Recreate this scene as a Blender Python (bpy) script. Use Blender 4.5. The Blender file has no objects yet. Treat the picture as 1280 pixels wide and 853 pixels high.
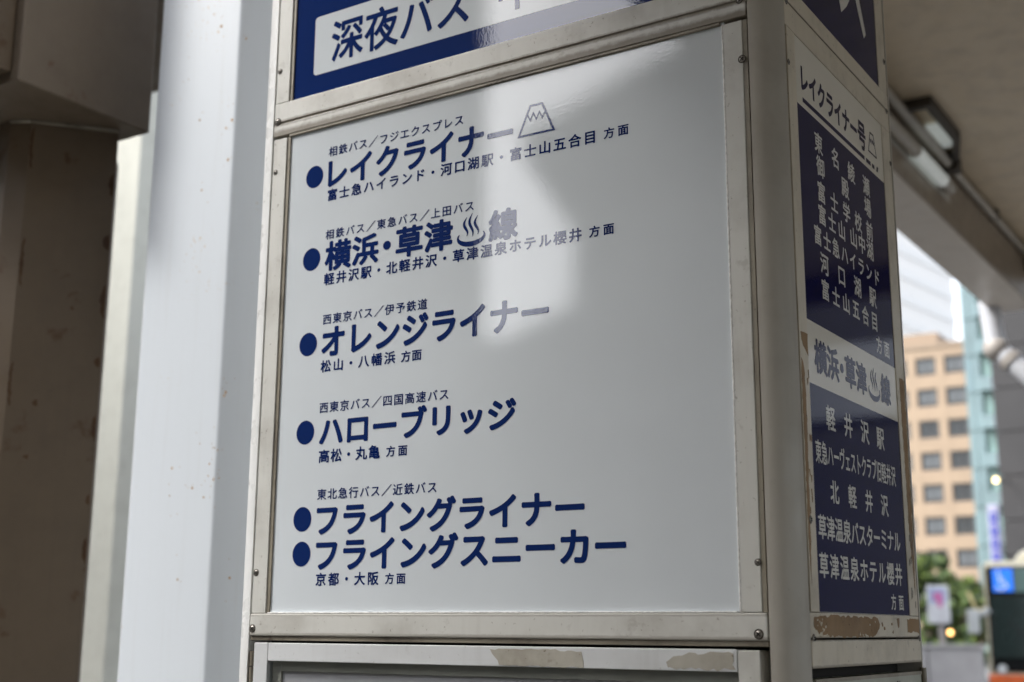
import bpy, bmesh, math, random
from mathutils import Vector, Matrix

random.seed(7)
R = math.radians
SC = bpy.context.scene
COL = SC.collection

# ------------------------------------------------------------------ camera
cam_d = bpy.data.cameras.new('camera')
cam = bpy.data.objects.new('camera', cam_d)
COL.objects.link(cam)
SC.camera = cam
cam_d.sensor_width = 36.0
cam_d.lens = 45.72
cam_d.clip_start = 0.05
cam_d.clip_end = 3000
rt = Vector((0.84214931, 0.53921183, 0.00592748))
up = Vector((0.11173227, -0.18523774, 0.9763211))
fw = Vector((-0.52754188, 0.82154585, 0.21624519))
M = Matrix((rt, up, -fw)).transposed().to_4x4()
M.translation = Vector((1.36819654, -1.42719684, 1.49864646))
cam.matrix_world = M
cam_d.dof.use_dof = True
cam_d.dof.focus_distance = 1.70
cam_d.dof.aperture_fstop = 3.9
cam_d.dof.aperture_blades = 9

# ------------------------------------------------------------------ world, sun, exposure
SUN_EL, SUN_AZ = R(46), R(-128)          # azimuth measured from +Y towards +X
w = bpy.data.worlds.new('World')
SC.world = w
w.use_nodes = True
nt = w.node_tree
bg = nt.nodes['Background']
sky = nt.nodes.new('ShaderNodeTexSky')
sky.sky_type = 'NISHITA'
sky.sun_disc = False
sky.sun_elevation = SUN_EL
sky.sun_rotation = SUN_AZ
sky.air_density = 1.0
sky.dust_density = 3.0
sky.ozone_density = 1.0
hs = nt.nodes.new('ShaderNodeHueSaturation')
hs.inputs['Saturation'].default_value = 0.34
nt.links.new(sky.outputs[0], hs.inputs['Color'])
nt.links.new(hs.outputs[0], bg.inputs['Color'])
bg.inputs['Strength'].default_value = 0.15

sun_d = bpy.data.lights.new('sun', 'SUN')
sun_d.energy = 1.05
sun_d.angle = R(7)
sun_d.color = (1.0, 0.97, 0.93)
sun = bpy.data.objects.new('sun', sun_d)
COL.objects.link(sun)
sd = Vector((math.sin(SUN_AZ) * math.cos(SUN_EL), math.cos(SUN_AZ) * math.cos(SUN_EL), math.sin(SUN_EL)))
sun.rotation_euler = sd.to_track_quat('Z', 'Y').to_euler()
sun.location = (-20, -8, 30)

SC.view_settings.view_transform = 'Standard'
SC.view_settings.look = 'None'
SC.view_settings.gamma = 1
SC.view_settings.exposure = 1.83
SC.cycles.max_bounces = 8
SC.cycles.diffuse_bounces = 5
SC.cycles.caustics_reflective = False
SC.cycles.caustics_refractive = False
SC.cycles.use_denoising = True

# ------------------------------------------------------------------ materials
def nodes_of(name):
    m = bpy.data.materials.new(name)
    m.use_nodes = True
    t = m.node_tree
    return m, t, t.nodes['Principled BSDF']

def _noise(t, vec, scale, detail=4, rough=.55, dist=0.0):
    n = t.nodes.new('ShaderNodeTexNoise')
    n.inputs['Scale'].default_value = scale
    n.inputs['Detail'].default_value = detail
    n.inputs['Roughness'].default_value = rough
    n.inputs['Distortion'].default_value = dist
    if vec is not None:
        t.links.new(vec, n.inputs['Vector'])
    return n.outputs['Fac']

def _coord(t, scale=(1, 1, 1)):
    tc = t.nodes.new('ShaderNodeTexCoord')
    mp = t.nodes.new('ShaderNodeMapping')
    mp.inputs['Scale'].default_value = scale
    t.links.new(tc.outputs['Object'], mp.inputs['Vector'])
    return mp.outputs['Vector']

def _ramp(t, fac, a, b, va=0.0, vb=1.0):
    r = t.nodes.new('ShaderNodeMapRange')
    r.interpolation_type = 'SMOOTHSTEP'
    r.inputs['From Min'].default_value = a
    r.inputs['From Max'].default_value = b
    r.inputs['To Min'].default_value = va
    r.inputs['To Max'].default_value = vb
    t.links.new(fac, r.inputs['Value'])
    return r.outputs['Result']

def _mix(t, fac, c1, c2):
    m = t.nodes.new('ShaderNodeMix')
    m.data_type = 'RGBA'
    if isinstance(fac, float):
        m.inputs[0].default_value = fac
    else:
        t.links.new(fac, m.inputs[0])
    for c, s in ((c1, m.inputs[6]), (c2, m.inputs[7])):
        if isinstance(c, tuple):
            s.default_value = (*c, 1) if len(c) == 3 else c
        else:
            t.links.new(c, s)
    return m.outputs[2]

def _math(t, op, a, b=None):
    n = t.nodes.new('ShaderNodeMath')
    n.operation = op
    for i, v in enumerate((a, b)):
        if v is None:
            continue
        if isinstance(v, (int, float)):
            n.inputs[i].default_value = v
        else:
            t.links.new(v, n.inputs[i])
    n.use_clamp = op in ('MULTIPLY', 'ADD')
    return n.outputs[0]

def _bump(t, b, h, strength, dist=.001):
    n = t.nodes.new('ShaderNodeBump')
    n.inputs['Strength'].default_value = strength
    n.inputs['Distance'].default_value = dist
    t.links.new(h, n.inputs['Height'])
    t.links.new(n.outputs[0], b.inputs['Normal'])

def plain(name, col, rough=.5, metal=0.0, ior=1.5, var=.08, vscale=4.0, bump=0.0, bscale=60.0, emit=None, es=0.0):
    m, t, b = nodes_of(name)
    v = _coord(t)
    n = _ramp(t, _noise(t, v, vscale), .3, .7)
    dark = tuple(c * (1 - var) for c in col)
    lite = tuple(min(1, c * (1 + var)) for c in col)
    t.links.new(_mix(t, n, dark, lite), b.inputs['Base Color'])
    b.inputs['Roughness'].default_value = rough
    b.inputs['Metallic'].default_value = metal
    b.inputs['IOR'].default_value = ior
    if bump:
        _bump(t, b, _noise(t, v, bscale), bump)
    if emit:
        b.inputs['Emission Color'].default_value = (*emit, 1)
        b.inputs['Emission Strength'].default_value = es
    return m

def paint(name, col, grime=(.17, .14, .10), zlines=(), rough=.42, spots=.5, rust=None, rustamt=.0, blotch=.35, bump=.25, thr=.69, rvar=.1, gate=None):
    """painted metal with blotches, specks, streaks and grime lines at the given heights"""
    m, t, b = nodes_of(name)
    v = _coord(t)
    vs = _coord(t, (60, 60, 3))
    big = _ramp(t, _noise(t, v, 9, 5, .6), .42, .75)
    fine = _ramp(t, _noise(t, v, 150, 3, .6), .66, .74)
    mid = _ramp(t, _noise(t, v, 34, 4, .65), .60, .72)
    streak = _ramp(t, _noise(t, vs, 1, 3), .5, .8)
    f = _math(t, 'MULTIPLY', big, blotch)
    f = _math(t, 'ADD', f, _math(t, 'MULTIPLY', mid, spots * .45))
    f = _math(t, 'ADD', f, _math(t, 'MULTIPLY', fine, spots))
    f = _math(t, 'ADD', f, _math(t, 'MULTIPLY', streak, .10))
    if zlines:
        sp = t.nodes.new('ShaderNodeSeparateXYZ')
        t.links.new(v, sp.inputs[0])
        edge = _math(t, 'MULTIPLY', _noise(t, v, 70, 5, .7), 1.0)
        for z, hw, amt in zlines:
            d = _math(t, 'ABSOLUTE', _math(t, 'SUBTRACT', sp.outputs['Z'], z))
            d = _math(t, 'DIVIDE', d, hw)
            d = _math(t, 'SUBTRACT', d, _math(t, 'SUBTRACT', _math(t, 'MULTIPLY', edge, 1.0), .1))
            g = _ramp(t, d, 0.0, .9, amt, 0.0)
            f = _math(t, 'MAXIMUM', f, g)
    c = _mix(t, f, col, grime)
    if rust:
        rn = _ramp(t, _noise(t, v, rustamt, 4, .6, .3), thr, thr + .08)
        if gate:
            rn = _math(t, 'MULTIPLY', rn, _ramp(t, _noise(t, v, 5.5, 3), gate, gate + .08))
        c = _mix(t, rn, c, rust)
    t.links.new(c, b.inputs['Base Color'])
    t.links.new(_ramp(t, _noise(t, v, 20), .3, .7, rough - rvar * .8, rough + rvar * 1.2), b.inputs['Roughness'])
    _bump(t, b, _noise(t, v, 120, 3), bump, .0006)
    return m

def gloss_sheet(name, col, rough=.008, ior=1.63, bs=.012):
    """printed face under a glossy film: the film keeps a fine orange peel"""
    m, t, b = nodes_of(name)
    g = t.nodes.new('ShaderNodeNewGeometry')
    n1 = _noise(t, g.outputs['Position'], 300, 2, .5)
    n2 = _noise(t, g.outputs['Position'], 2.2, 2, .5)
    hh = _math(t, 'ADD', _math(t, 'MULTIPLY', n1, .25), _math(t, 'MULTIPLY', n2, .75))
    n = t.nodes.new('ShaderNodeBump')
    n.inputs['Strength'].default_value = bs
    n.inputs['Distance'].default_value = .004
    t.links.new(n1, n.inputs['Height'])
    t.links.new(n.outputs[0], b.inputs['Normal'])
    d = _ramp(t, _noise(t, g.outputs['Position'], 5, 3), .3, .7)
    t.links.new(_mix(t, d, col, tuple(c * .955 for c in col)), b.inputs['Base Color'])
    t.links.new(_ramp(t, _noise(t, g.outputs['Position'], 14, 3), .3, .7, rough * .8, rough * 1.3), b.inputs['Roughness'])
    b.inputs['IOR'].default_value = ior
    return m

BLUE = (.006, .023, .125)
m_frame = paint('off_white_paint', (.66, .66, .62), zlines=((2.2765, .0055, .8), (2.2565, .0095, .85), (1.4885, .0035, .5), (1.5170, .003, .4)))  # band under the upper rail paints grime and shadow together
m_sideframe = paint('side_off_white_lightened', (.74, .68, .56), zlines=((2.285, .0012, .6), (1.4895, .003, .8), (1.457, .003, .6)), blotch=.45)  # same off-white as the front, lightened to make up for dim side light
m_strip = paint('strip_off_white_paint', (.64, .64, .60), blotch=.3)
m_dirtyedge = paint('grimy_metal_edge', (.30, .27, .21), grime=(.06, .045, .03), blotch=.8, spots=.8)
m_post = paint('post_shade_grey', (.50, .475, .42), spots=.1, blotch=.25, rough=.38)  # right posts: same paint as the left, darkened to hold their shade
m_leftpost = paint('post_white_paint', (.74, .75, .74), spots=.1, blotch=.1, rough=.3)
m_door = paint('door_white_paint', (.66, .68, .69), spots=.25, blotch=.12)
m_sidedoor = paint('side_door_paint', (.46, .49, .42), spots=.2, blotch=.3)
m_tape = paint('old_tape_residue', (.46, .44, .38), spots=.9, blotch=.6, rough=.7)
m_bare = paint('bare_brown_primer', (.36, .235, .125), grime=(.12, .075, .04), spots=.9, blotch=.8, rough=.7, bump=.6)
m_dark = plain('dark_gap', (.02, .018, .015), .8)
m_highlight = plain('edge_highlight', (.80, .80, .78), .35, var=.2, vscale=120)  # pale colour paints the highlight along the bevelled edges
m_white = gloss_sheet('glossy_white_sheet', (.69, .74, .775))
m_blue = gloss_sheet('glossy_blue_print', BLUE)
m_white_s = gloss_sheet('side_white_lightened', (.86, .83, .74), ior=1.2)  # white raised to stand in for light missing on the side face
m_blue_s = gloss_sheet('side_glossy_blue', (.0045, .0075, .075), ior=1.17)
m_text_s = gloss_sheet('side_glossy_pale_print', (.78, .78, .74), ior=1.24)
m_screw = plain('screw_steel', (.30, .28, .25), .4, .7)
m_ring = plain('screw_dirt', (.045, .035, .025), .8)
m_column = paint('column_white_paint', (.56, .60, .64), grime=(.36, .34, .30), spots=.015, blotch=.0, rough=.38, rust=(.42, .27, .10), rustamt=120, thr=.615, rvar=.01, gate=.53)
m_cream = paint('cream_paint', (.66, .66, .58), grime=(.14, .12, .08), spots=.5, blotch=.1)
m_rusty_shade = paint('rusting_shade_taupe', (.112, .080, .049), grime=(.06, .043, .028), rust=(.075, .040, .017), rustamt=8, blotch=.25, spots=.3, rough=.5, thr=.60)  # off-white steel in shade: the shade is put into this dark colour
m_rusty_lit = paint('rusting_lit_taupe', (.16, .125, .088), grime=(.09, .065, .042), rust=(.10, .055, .025), rustamt=8, blotch=.25, spots=.2, rough=.5, thr=.64)  # paler copy for the box beam, painting the extra light it catches
m_ceiling = paint('ceiling_paint', (.80, .69, .52), grime=(.34, .29, .22), blotch=.3, spots=.0, rough=.4)
m_beam = paint('canopy_beam_paint', (.34, .29, .23), grime=(.18, .14, .11), blotch=.35, spots=.1)
m_beamunder = paint('canopy_soffit_lit', (.80, .75, .68), grime=(.4, .34, .28), blotch=.15, spots=.1)  # beam underside: a lighter copy paints the light from the ground
m_glass = None
def glass(name):
    """thin clear pane: passes light, mirrors by Fresnel"""
    m, t, b = nodes_of(name)
    t.nodes.remove(b)
    tr = t.nodes.new('ShaderNodeBsdfTransparent')
    tr.inputs[0].default_value = (.90, .92, .92, 1)
    gl = t.nodes.new('ShaderNodeBsdfGlossy')
    gl.inputs['Roughness'].default_value = .05
    fr = t.nodes.new('ShaderNodeLayerWeight')
    fr.inputs['Blend'].default_value = .5
    pw = _math(t, 'POWER', fr.outputs['Facing'], 4.0)
    fac = _math(t, 'ADD', _math(t, 'MULTIPLY', pw, .8), .05)
    mx = t.nodes.new('ShaderNodeMixShader')
    t.links.new(fac, mx.inputs[0])
    t.links.new(tr.outputs[0], mx.inputs[1])
    t.links.new(gl.outputs[0], mx.inputs[2])
    t.links.new(mx.outputs[0], t.nodes['Material Output'].inputs[0])
    return m
m_acryl = glass('clear_acrylic')

# ------------------------------------------------------------------ object helpers
def root(name, label, cat, loc=(0, 0, 0), group=None):
    o = bpy.data.objects.new(name, None)
    o.empty_display_size = .1
    COL.objects.link(o)
    o.location = loc
    o['label'] = label
    o['category'] = cat
    if group:
        o['group'] = group
    return o

def mesh_obj(name, bm, mat, parent=None, smooth=False):
    """link a bmesh whose coordinates are world metres as one object"""
    off = Vector((0, 0, 0))
    p = parent
    while p is not None:
        off += p.location
        p = p.parent
    if off.length:
        bmesh.ops.translate(bm, verts=bm.verts, vec=-off)
    me = bpy.data.meshes.new(name)
    bm.to_mesh(me)
    bm.free()
    if smooth:
        me.shade_smooth()
    for mm in (mat if isinstance(mat, (list, tuple)) else [mat]):
        me.materials.append(mm)
    o = bpy.data.objects.new(name, me)
    COL.objects.link(o)
    o.parent = parent
    return o

def struct(o):
    o['kind'] = 'structure'
    return o

def add_box(bm, lo, hi, bevel=0.0, seg=2):
    r = bmesh.ops.create_cube(bm, size=1)
    vs = r['verts']
    c = [(a + b) / 2 for a, b in zip(lo, hi)]
    s = [abs(b - a) for a, b in zip(lo, hi)]
    for v in vs:
        v.co = Vector([c[i] + v.co[i] * s[i] for i in range(3)])
    if bevel:
        es = {e for v in vs for e in v.link_edges}
        bmesh.ops.bevel(bm, geom=list(es), offset=bevel, segments=seg, affect='EDGES', profile=.5)

def box(name, lo, hi, mat, parent=None, bevel=0.0, seg=2):
    bm = bmesh.new()
    add_box(bm, lo, hi, bevel, seg)
    return mesh_obj(name, bm, mat, parent)

def prism(name, pts, z0, z1, mat, parent=None, smooth=False):
    """vertical prism from xy outline"""
    bm = bmesh.new()
    a = [bm.verts.new((x, y, z0)) for x, y in pts]
    b = [bm.verts.new((x, y, z1)) for x, y in pts]
    n = len(pts)
    bm.faces.new(a); bm.faces.new(list(reversed(b)))
    for i in range(n):
        bm.faces.new((a[i], b[i], b[(i + 1) % n], a[(i + 1) % n]))
    bmesh.ops.recalc_face_normals(bm, faces=bm.faces)
    o = mesh_obj(name, bm, mat, parent)
    if smooth:
        o.data.shade_smooth()
        o.data.set_sharp_from_angle(angle=R(35))
    return o

def add_tube(bm, p0, p1, r, n=16, r2=None):
    p0, p1 = Vector(p0), Vector(p1)
    d = p1 - p0
    m = Matrix.Translation((p0 + p1) / 2) @ d.to_track_quat('Z', 'Y').to_matrix().to_4x4()
    bmesh.ops.create_cone(bm, cap_ends=True, segments=n, radius1=r, radius2=r if r2 is None else r2, depth=d.length, matrix=m)

def tube(name, p0, p1, r, mat, parent=None, n=16, r2=None):
    bm = bmesh.new()
    add_tube(bm, p0, p1, r, n, r2)
    o = mesh_obj(name, bm, mat, parent, True)
    o.data.set_sharp_from_angle(angle=R(40))
    return o

def patch(name, pts, mat, parent, frame, th=.0004, rag=.0012, sub=6):
    """thin ragged sheet; pts in the (a, z) plane of frame"""
    rnd = random.Random(len(pts) * 7 + int(pts[0][0] * 1000))
    out = []
    for i in range(len(pts)):
        a, b = Vector(pts[i]), Vector(pts[(i + 1) % len(pts)])
        k = max(2, int((b - a).length / .006))
        for j in range(k):
            p = a.lerp(b, j / k)
            out.append(p + Vector((rnd.uniform(-rag, rag), rnd.uniform(-rag, rag))))
    bm = bmesh.new()
    f = bm.faces.new([bm.verts.new(frame(p.x, p.y, th)) for p in out])
    g = bmesh.ops.extrude_face_region(bm, geom=[f])
    back = Vector(frame(0, 0, 0)) - Vector(frame(0, 0, th))
    bmesh.ops.translate(bm, verts=[v for v in g['geom'] if isinstance(v, bmesh.types.BMVert)], vec=back)
    bmesh.ops.triangulate(bm, faces=bm.faces)
    bmesh.ops.recalc_face_normals(bm, faces=bm.faces)
    return mesh_obj(name, bm, mat, parent)

# ------------------------------------------------------------------ lettering
_gl = {}
NB = 8
def glyph(ch, wt):
    k = (ch, wt)
    if k not in _gl:
        cu = bpy.data.curves.new('glyph', 'FONT')
        cu.body = ch
        cu.size = 1
        cu.resolution_u = 4
        o = bpy.data.objects.new('glyph', cu)
        COL.objects.link(o)
        dg = bpy.context.evaluated_depsgraph_get()
        me = bpy.data.meshes.new_from_object(o.evaluated_get(dg))
        vs = [(v.co.x, v.co.y) for v in me.vertices]
        fs = [tuple(p.vertices) for p in me.polygons]
        bpy.data.objects.remove(o)
        bpy.data.curves.remove(cu)
        bpy.data.meshes.remove(me)
        _gl[k] = (vs, fs)
    return _gl[k]

def front(y):
    return lambda a, z, lift=0.0: (a, y - lift, z)
def sideways(x):
    return lambda a, z, lift=0.0: (x + lift, a, z)

def lettering(text, a0, a1, z0, z1, wt, mat, parent, frame, lift=.00025, adv=None, name='lettering'):
    """set one line of type so that its ink fills a0..a1 by z0..z1; wide gaps become tracking"""
    gs = [glyph(c, 0) for c in text]
    ink = [g for g, c in zip(gs, text) if c not in ' 　／ー・'] or gs
    lo = min(v[1] for g in ink for v in g[0]) - wt; hi = max(v[1] for g in ink for v in g[0]) + wt
    sz = (z1 - z0) / (hi - lo)
    il = min(v[0] for v in gs[0][0]) - wt; ir = max(v[0] for v in gs[-1][0]) + wt
    ad = [(adv or {}).get(c, 1.0) for c in text]
    tot = sum(ad[:-1])
    W = a1 - a0
    sz *= 1.03
    z0 -= (z1 - z0) * .015
    gx = sz * 1.07
    pit = (W - gx * (ir - il)) / tot if tot else gx
    if pit < gx:
        gx = W / (tot + ir - il)
        pit = gx
    if not tot:
        gx = W / (ir - il)
    bm = bmesh.new()
    cx = a0 - il * gx
    for g, a in zip(gs, ad):
        sh = (a - 1) / 2 * pit
        for q in range(NB):       # bold weight: the outline laid down again around a small circle
            ox, oy = wt * math.cos(R(q * 360 / NB + 22.5)), wt * math.sin(R(q * 360 / NB + 22.5))
            vv = [bm.verts.new(frame(cx + sh + (x + ox) * gx, z0 + (y + oy - lo) * sz, lift + q * .000012)) for x, y in g[0]]
            for f in g[1]:
                try:
                    bm.faces.new([vv[i] for i in f])
                except ValueError:
                    pass
        cx += a * pit
    return mesh_obj(name, bm, mat, parent)

def add_stroke(bm, pts, wds, frame, lift, closed=False):
    """flat ribbon along a polyline with a width at every point"""
    n = len(pts)
    if not isinstance(wds, (list, tuple)):
        wds = [wds] * n
    L, Rr = [], []
    for i in range(n):
        p = Vector(pts[i])
        a = Vector(pts[(i - 1) % n]) if (closed or i > 0) else None
        b = Vector(pts[(i + 1) % n]) if (closed or i < n - 1) else None
        ds = []
        if a is not None: ds.append((p - a).normalized())
        if b is not None: ds.append((b - p).normalized())
        t = sum(ds, Vector((0, 0))).normalized()
        nn = Vector((-t.y, t.x))
        k = 1.0
        if len(ds) == 2:
            c = max(.35, nn.dot(Vector((-ds[0].y, ds[0].x))))
            k = 1 / c
        h = wds[i] / 2 * k
        L.append(bm.verts.new(frame(p.x + nn.x * h, p.y + nn.y * h, lift)))
        Rr.append(bm.verts.new(frame(p.x - nn.x * h, p.y - nn.y * h, lift)))
    for i in range(n if closed else n - 1):
        j = (i + 1) % n
        bm.faces.new((L[i], L[j], Rr[j], Rr[i]))

def hot_spring(a0, a1, z0, z1, mat, parent, frame, lift=.00025, bold=1.0):
    bm = bmesh.new()
    cx = (a0 + a1) / 2; rx = (a1 - a0) / 2; H = z1 - z0
    pts, wd = [], []
    for i in range(25):
        t = R(200) + R(140) * i / 24 if False else R(152 + 236 * i / 24)
        pts.append((cx + rx * .93 * math.cos(t), z0 + H * .27 + H * .23 * math.sin(t)))
        wd.append(rx * bold * (.05 + .26 * math.sin(math.pi * i / 24)))
    add_stroke(bm, pts, wd, frame, lift)
    for k, (ox, h0, h1) in enumerate(((-.38, .30, .90), (0, .26, 1.0), (.38, .30, .90))):
        pts, wd = [], []
        for i in range(17):
            s = i / 16
            pts.append((cx + rx * (ox + .13 * math.sin(s * 2 * math.pi + .6)), z0 + H * (h0 + (h1 - h0) * s)))
            wd.append(rx * bold * (.03 + .15 * math.sin(math.pi * s)))
        add_stroke(bm, pts, wd, frame, lift)
    return mesh_obj('hot_spring_mark', bm, mat, parent)

def mountain(bl, br, tr, tl, zl, zr, w_, mat, parent, frame, lift=.00025, zig=.010):
    bm = bmesh.new()
    add_stroke(bm, [bl, br, tr, tl], w_, frame, lift, closed=True)
    n = 7
    pts = []
    for i in range(n):
        s = i / (n - 1)
        p = Vector(zl).lerp(Vector(zr), s)
        pts.append((p.x, p.y - (zig if i % 2 else 0)))
    add_stroke(bm, pts, w_ * .7, frame, lift + .00005)
    return mesh_obj('mountain_mark', bm, mat, parent)

def flat_poly(name, pts, mat, parent, frame, lift):
    bm = bmesh.new()
    bm.faces.new([bm.verts.new(frame(a, z, lift)) for a, z in pts])
    bmesh.ops.triangulate(bm, faces=bm.faces)
    return mesh_obj(name, bm, mat, parent)

def round_rect(a0, a1, z0, z1, r, n=6):
    out = []
    for cx, cz, s in ((a1 - r, z0 + r, -90), (a1 - r, z1 - r, 0), (a0 + r, z1 - r, 90), (a0 + r, z0 + r, 180)):
        for i in range(n + 1):
            t = R(s + 90 * i / n)
            out.append((cx + r * math.cos(t), cz + r * math.sin(t)))
    return out

# ================================================================== SETTING
m_road = plain('asphalt', (.13, .128, .125), .85, var=.25, vscale=.8, bump=.4)
m_pave = plain('pavement', (.12, .112, .10), .8, var=.15, vscale=2, bump=.3)
struct(box('road', (-900, -700, -.35), (900, 1500, -.15), m_road))
struct(box('pavement', (-1.9, -9, -.145), (9, 9.5, 0), m_pave, bevel=.01))

# canopy over the stop: edge beam, soffit and a ceiling of long panels
can = root('bus_shelter_canopy', 'low canopy with grimy beige ceiling and brown edge beam above the sign pillar', 'canopy', (3.4, 0, 3.15))
m_roof = plain('roof_metal', (.35, .35, .35), .6)
box('roof', (-.10, -9, 3.60), (7.5, 5.6, 3.70), m_roof, can)
k = 0
x = .101
while x < 7.4:
    x1 = min(x + 1.45, 7.45)
    box('ceiling_panel', (x, -8.9, 3.44 + (k % 2) * .0015), (x1 - .004, 5.5, 3.47), m_ceiling, can, .001, 1)
    x = x1; k += 1
box('edge_beam', (-.100, -9, 3.158), (.098, 5.6, 3.60), m_beam, can, .004, 1)
box('soffit_board', (-.104, -9, 3.150), (.094, 5.6, 3.157), m_beamunder, can, .001, 1)
box('end_beam', (.098, 5.45, 3.30), (7.5, 5.6, 3.60), m_beam, can, .004, 1)
box('far_beam', (7.45, -9, 3.0), (7.6, 5.6, 3.60), m_beam, can, .004, 1)

# ================================================================== KIOSK
kio = root('sign_pillar', 'square off-white bus stop sign pillar with route names in blue lettering', 'sign pillar', (.40, .25, 0))
D = .515
XS = .8353
def quarter(cx, cy, r, a0, n=10):
    return [(cx + r * math.cos(R(a0 + 90 * i / n)), cy + r * math.sin(R(a0 + 90 * i / n))) for i in range(n + 1)]
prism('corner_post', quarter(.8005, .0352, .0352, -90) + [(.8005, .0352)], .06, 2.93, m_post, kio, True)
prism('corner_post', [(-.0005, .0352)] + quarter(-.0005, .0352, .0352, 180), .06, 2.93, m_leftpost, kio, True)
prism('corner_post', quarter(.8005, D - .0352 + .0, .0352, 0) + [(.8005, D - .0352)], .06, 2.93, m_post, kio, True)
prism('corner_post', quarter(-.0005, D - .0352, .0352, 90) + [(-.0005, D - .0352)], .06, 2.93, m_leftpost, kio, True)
box('core', (.002, .045, .06), (.80, D - .03, 2.90), m_dark, kio)
box('back_panel', (.0, D - .03, .06), (.80, D - .004, 2.93), m_post, kio)
box('left_panel', (-.034, .0355, .06), (0.0, D - .0355, 2.93), m_leftpost, kio)
box('top_cap', (-.045, -.010, 2.93), (.846, D + .01, 2.97), m_strip, kio, .006)
box('plinth', (-.05, -.015, 0), (.85, D + .015, .06), m_dark, kio, .006)

G = .0015
# front face
def rail_front(z0, z1, zg, mat):
    r_ = box('rail', (G, 0, z0), (.8 - G, .03, zg - .0016), mat, kio, .0010, 2)
    r2 = box('rail', (G, 0.0004, zg + .0016), (.8 - G, .03, z1), mat, kio, .0010, 2)
    return r_
rail_front(2.2550, 2.3105, 2.2765, m_frame)
box('grime_seam', (G, .0022, 2.274), (.8 - G, .03, 2.279), m_dirtyedge, kio)
box('grime_shade_lip', (.033, .0006, 2.2506), (.7623, .03, 2.2549), m_dirtyedge, kio, .0008, 1)  # grime and the shadow under the rail in one dark colour
box('rail', (G, -.001, 1.4870), (.8 - G, .03, 1.5185), m_frame, kio, .0018, 2)
box('grime_shade_lip', (G, .0018, 1.4806), (.8 - G, .03, 1.4869), m_dirtyedge, kio, .0006, 1)
box('highlight_bead', (.034, -.0004, 1.5186), (.762, .02, 1.5202), m_highlight, kio, .0004, 1)
# vertical strips of the middle and upper fields
for z0, z1 in ((1.5190, 2.2500), (2.3110, 2.60)):
    box('frame_strip', (.0030, .0, z0), (.0300, .03, z1), m_strip, kio, .0008, 2)
    box('grimy_reveal', (.0301, .0018, z0), (.0360, .03, z1), m_dirtyedge, kio)
    box('frame_strip', (.7672, .0, z0), (.7925, .03, z1), m_strip, kio, .0008, 2)
    box('grimy_edge_strip', (.7926, .0012, z0), (.7985, .03, z1), m_dirtyedge, kio)
    box('highlight_bead', (.7648, -.0002, z0), (.7671, .02, z1), m_highlight, kio, .0005, 1)
box('rail', (G, 0, 2.601), (.8 - G, .03, 2.660), m_frame, kio, .0012, 2)
box('frame_board', (G, 0.0, 2.6615), (.8 - G, .03, 2.925), m_strip, kio, .0012, 2)

FP = .004
def F0(a, z, lift=0.0):
    return (a + .003, FP - lift, z - .001)
main = box('sign_panel', (.0325, FP, 1.5190), (.7665, .03, 2.2600), m_white, kio)
LINES = [
    ('相鉄バス／フジエクスプレス', 0.1110, 0.3614, 2.2029, 2.2185, 0.017),
    ('レイクライナー', 0.1110, 0.4459, 2.1526, 2.1979, 0.038),
    ('富士急ハイランド・河口湖駅・富士山五合目', 0.1120, 0.5756, 2.1315, 2.1501, 0.027),
    ('方面', 0.5887, 0.6259, 2.1335, 2.1486, 0.027),
    ('相鉄バス／東急バス／上田バス', 0.1110, 0.3815, 2.0707, 2.0858, 0.017),
    ('横浜・草津', 0.1110, 0.3463, 2.0209, 2.0667, 0.038),
    ('線', 0.4066, 0.4549, 2.0199, 2.0647, 0.038),
    ('軽井沢駅・北軽井沢・草津温泉ホテル櫻井', 0.1110, 0.5545, 1.9993, 2.0179, 0.027),
    ('方面', 0.5655, 0.6027, 2.0013, 2.0164, 0.027),
    ('西東京バス／伊予鉄道', 0.1120, 0.3041, 1.9390, 1.9545, 0.017),
    ('オレンジライナー', 0.1110, 0.5042, 1.8897, 1.9344, 0.038),
    ('松山・八幡浜', 0.1110, 0.2498, 1.8666, 1.8847, 0.027),
    ('方面', 0.2598, 0.2960, 1.8666, 1.8826, 0.027),
    ('西東京バス／四国高速バス', 0.1120, 0.3433, 1.8062, 1.8218, 0.017),
    ('ハローブリッジ', 0.1130, 0.4539, 1.7564, 1.8017, 0.038),
    ('高松・丸亀', 0.1140, 0.2266, 1.7328, 1.7519, 0.027),
    ('方面', 0.2377, 0.2749, 1.7338, 1.7489, 0.027),
    ('東北急行バス／近鉄バス', 0.1140, 0.3262, 1.6795, 1.6951, 0.017),
    ('フライングライナー', 0.1140, 0.5565, 1.6277, 1.6740, 0.038),
    ('フライングスニーカー', 0.1150, 0.6148, 1.5784, 1.6247, 0.038),
    ('京都・大阪', 0.1170, 0.2307, 1.5578, 1.5759, 0.027),
    ('方面', 0.2417, 0.2769, 1.5588, 1.5734, 0.027),
]
for t, a, b, c, e, wt in LINES:
    lettering(t, a, b, c, e, wt, m_blue, main, F0, adv={'・': .55} if t == '横浜・草津' else None)
for a, z in [(0.0843, 2.1758), (0.0848, 2.044), (0.0848, 1.9123), (0.0864, 1.7796), (0.0874, 1.6529), (0.0884, 1.6031)]:
    flat_poly('bullet_dot', [(a + .0172 * math.cos(R(i * 10)), z + .0178 * math.sin(R(i * 10))) for i in range(36)], m_blue, main, F0, .00025)
mountain((.4555, 2.1640), (.5117, 2.1640), (.4931, 2.2060), (.4740, 2.2060), (.4690, 2.1945), (.4985, 2.1945), .0032, m_blue, main, F0, zig=.0095)
hot_spring(.3533, .4016, 2.0209, 2.0672, m_blue, main, F0)

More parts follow.
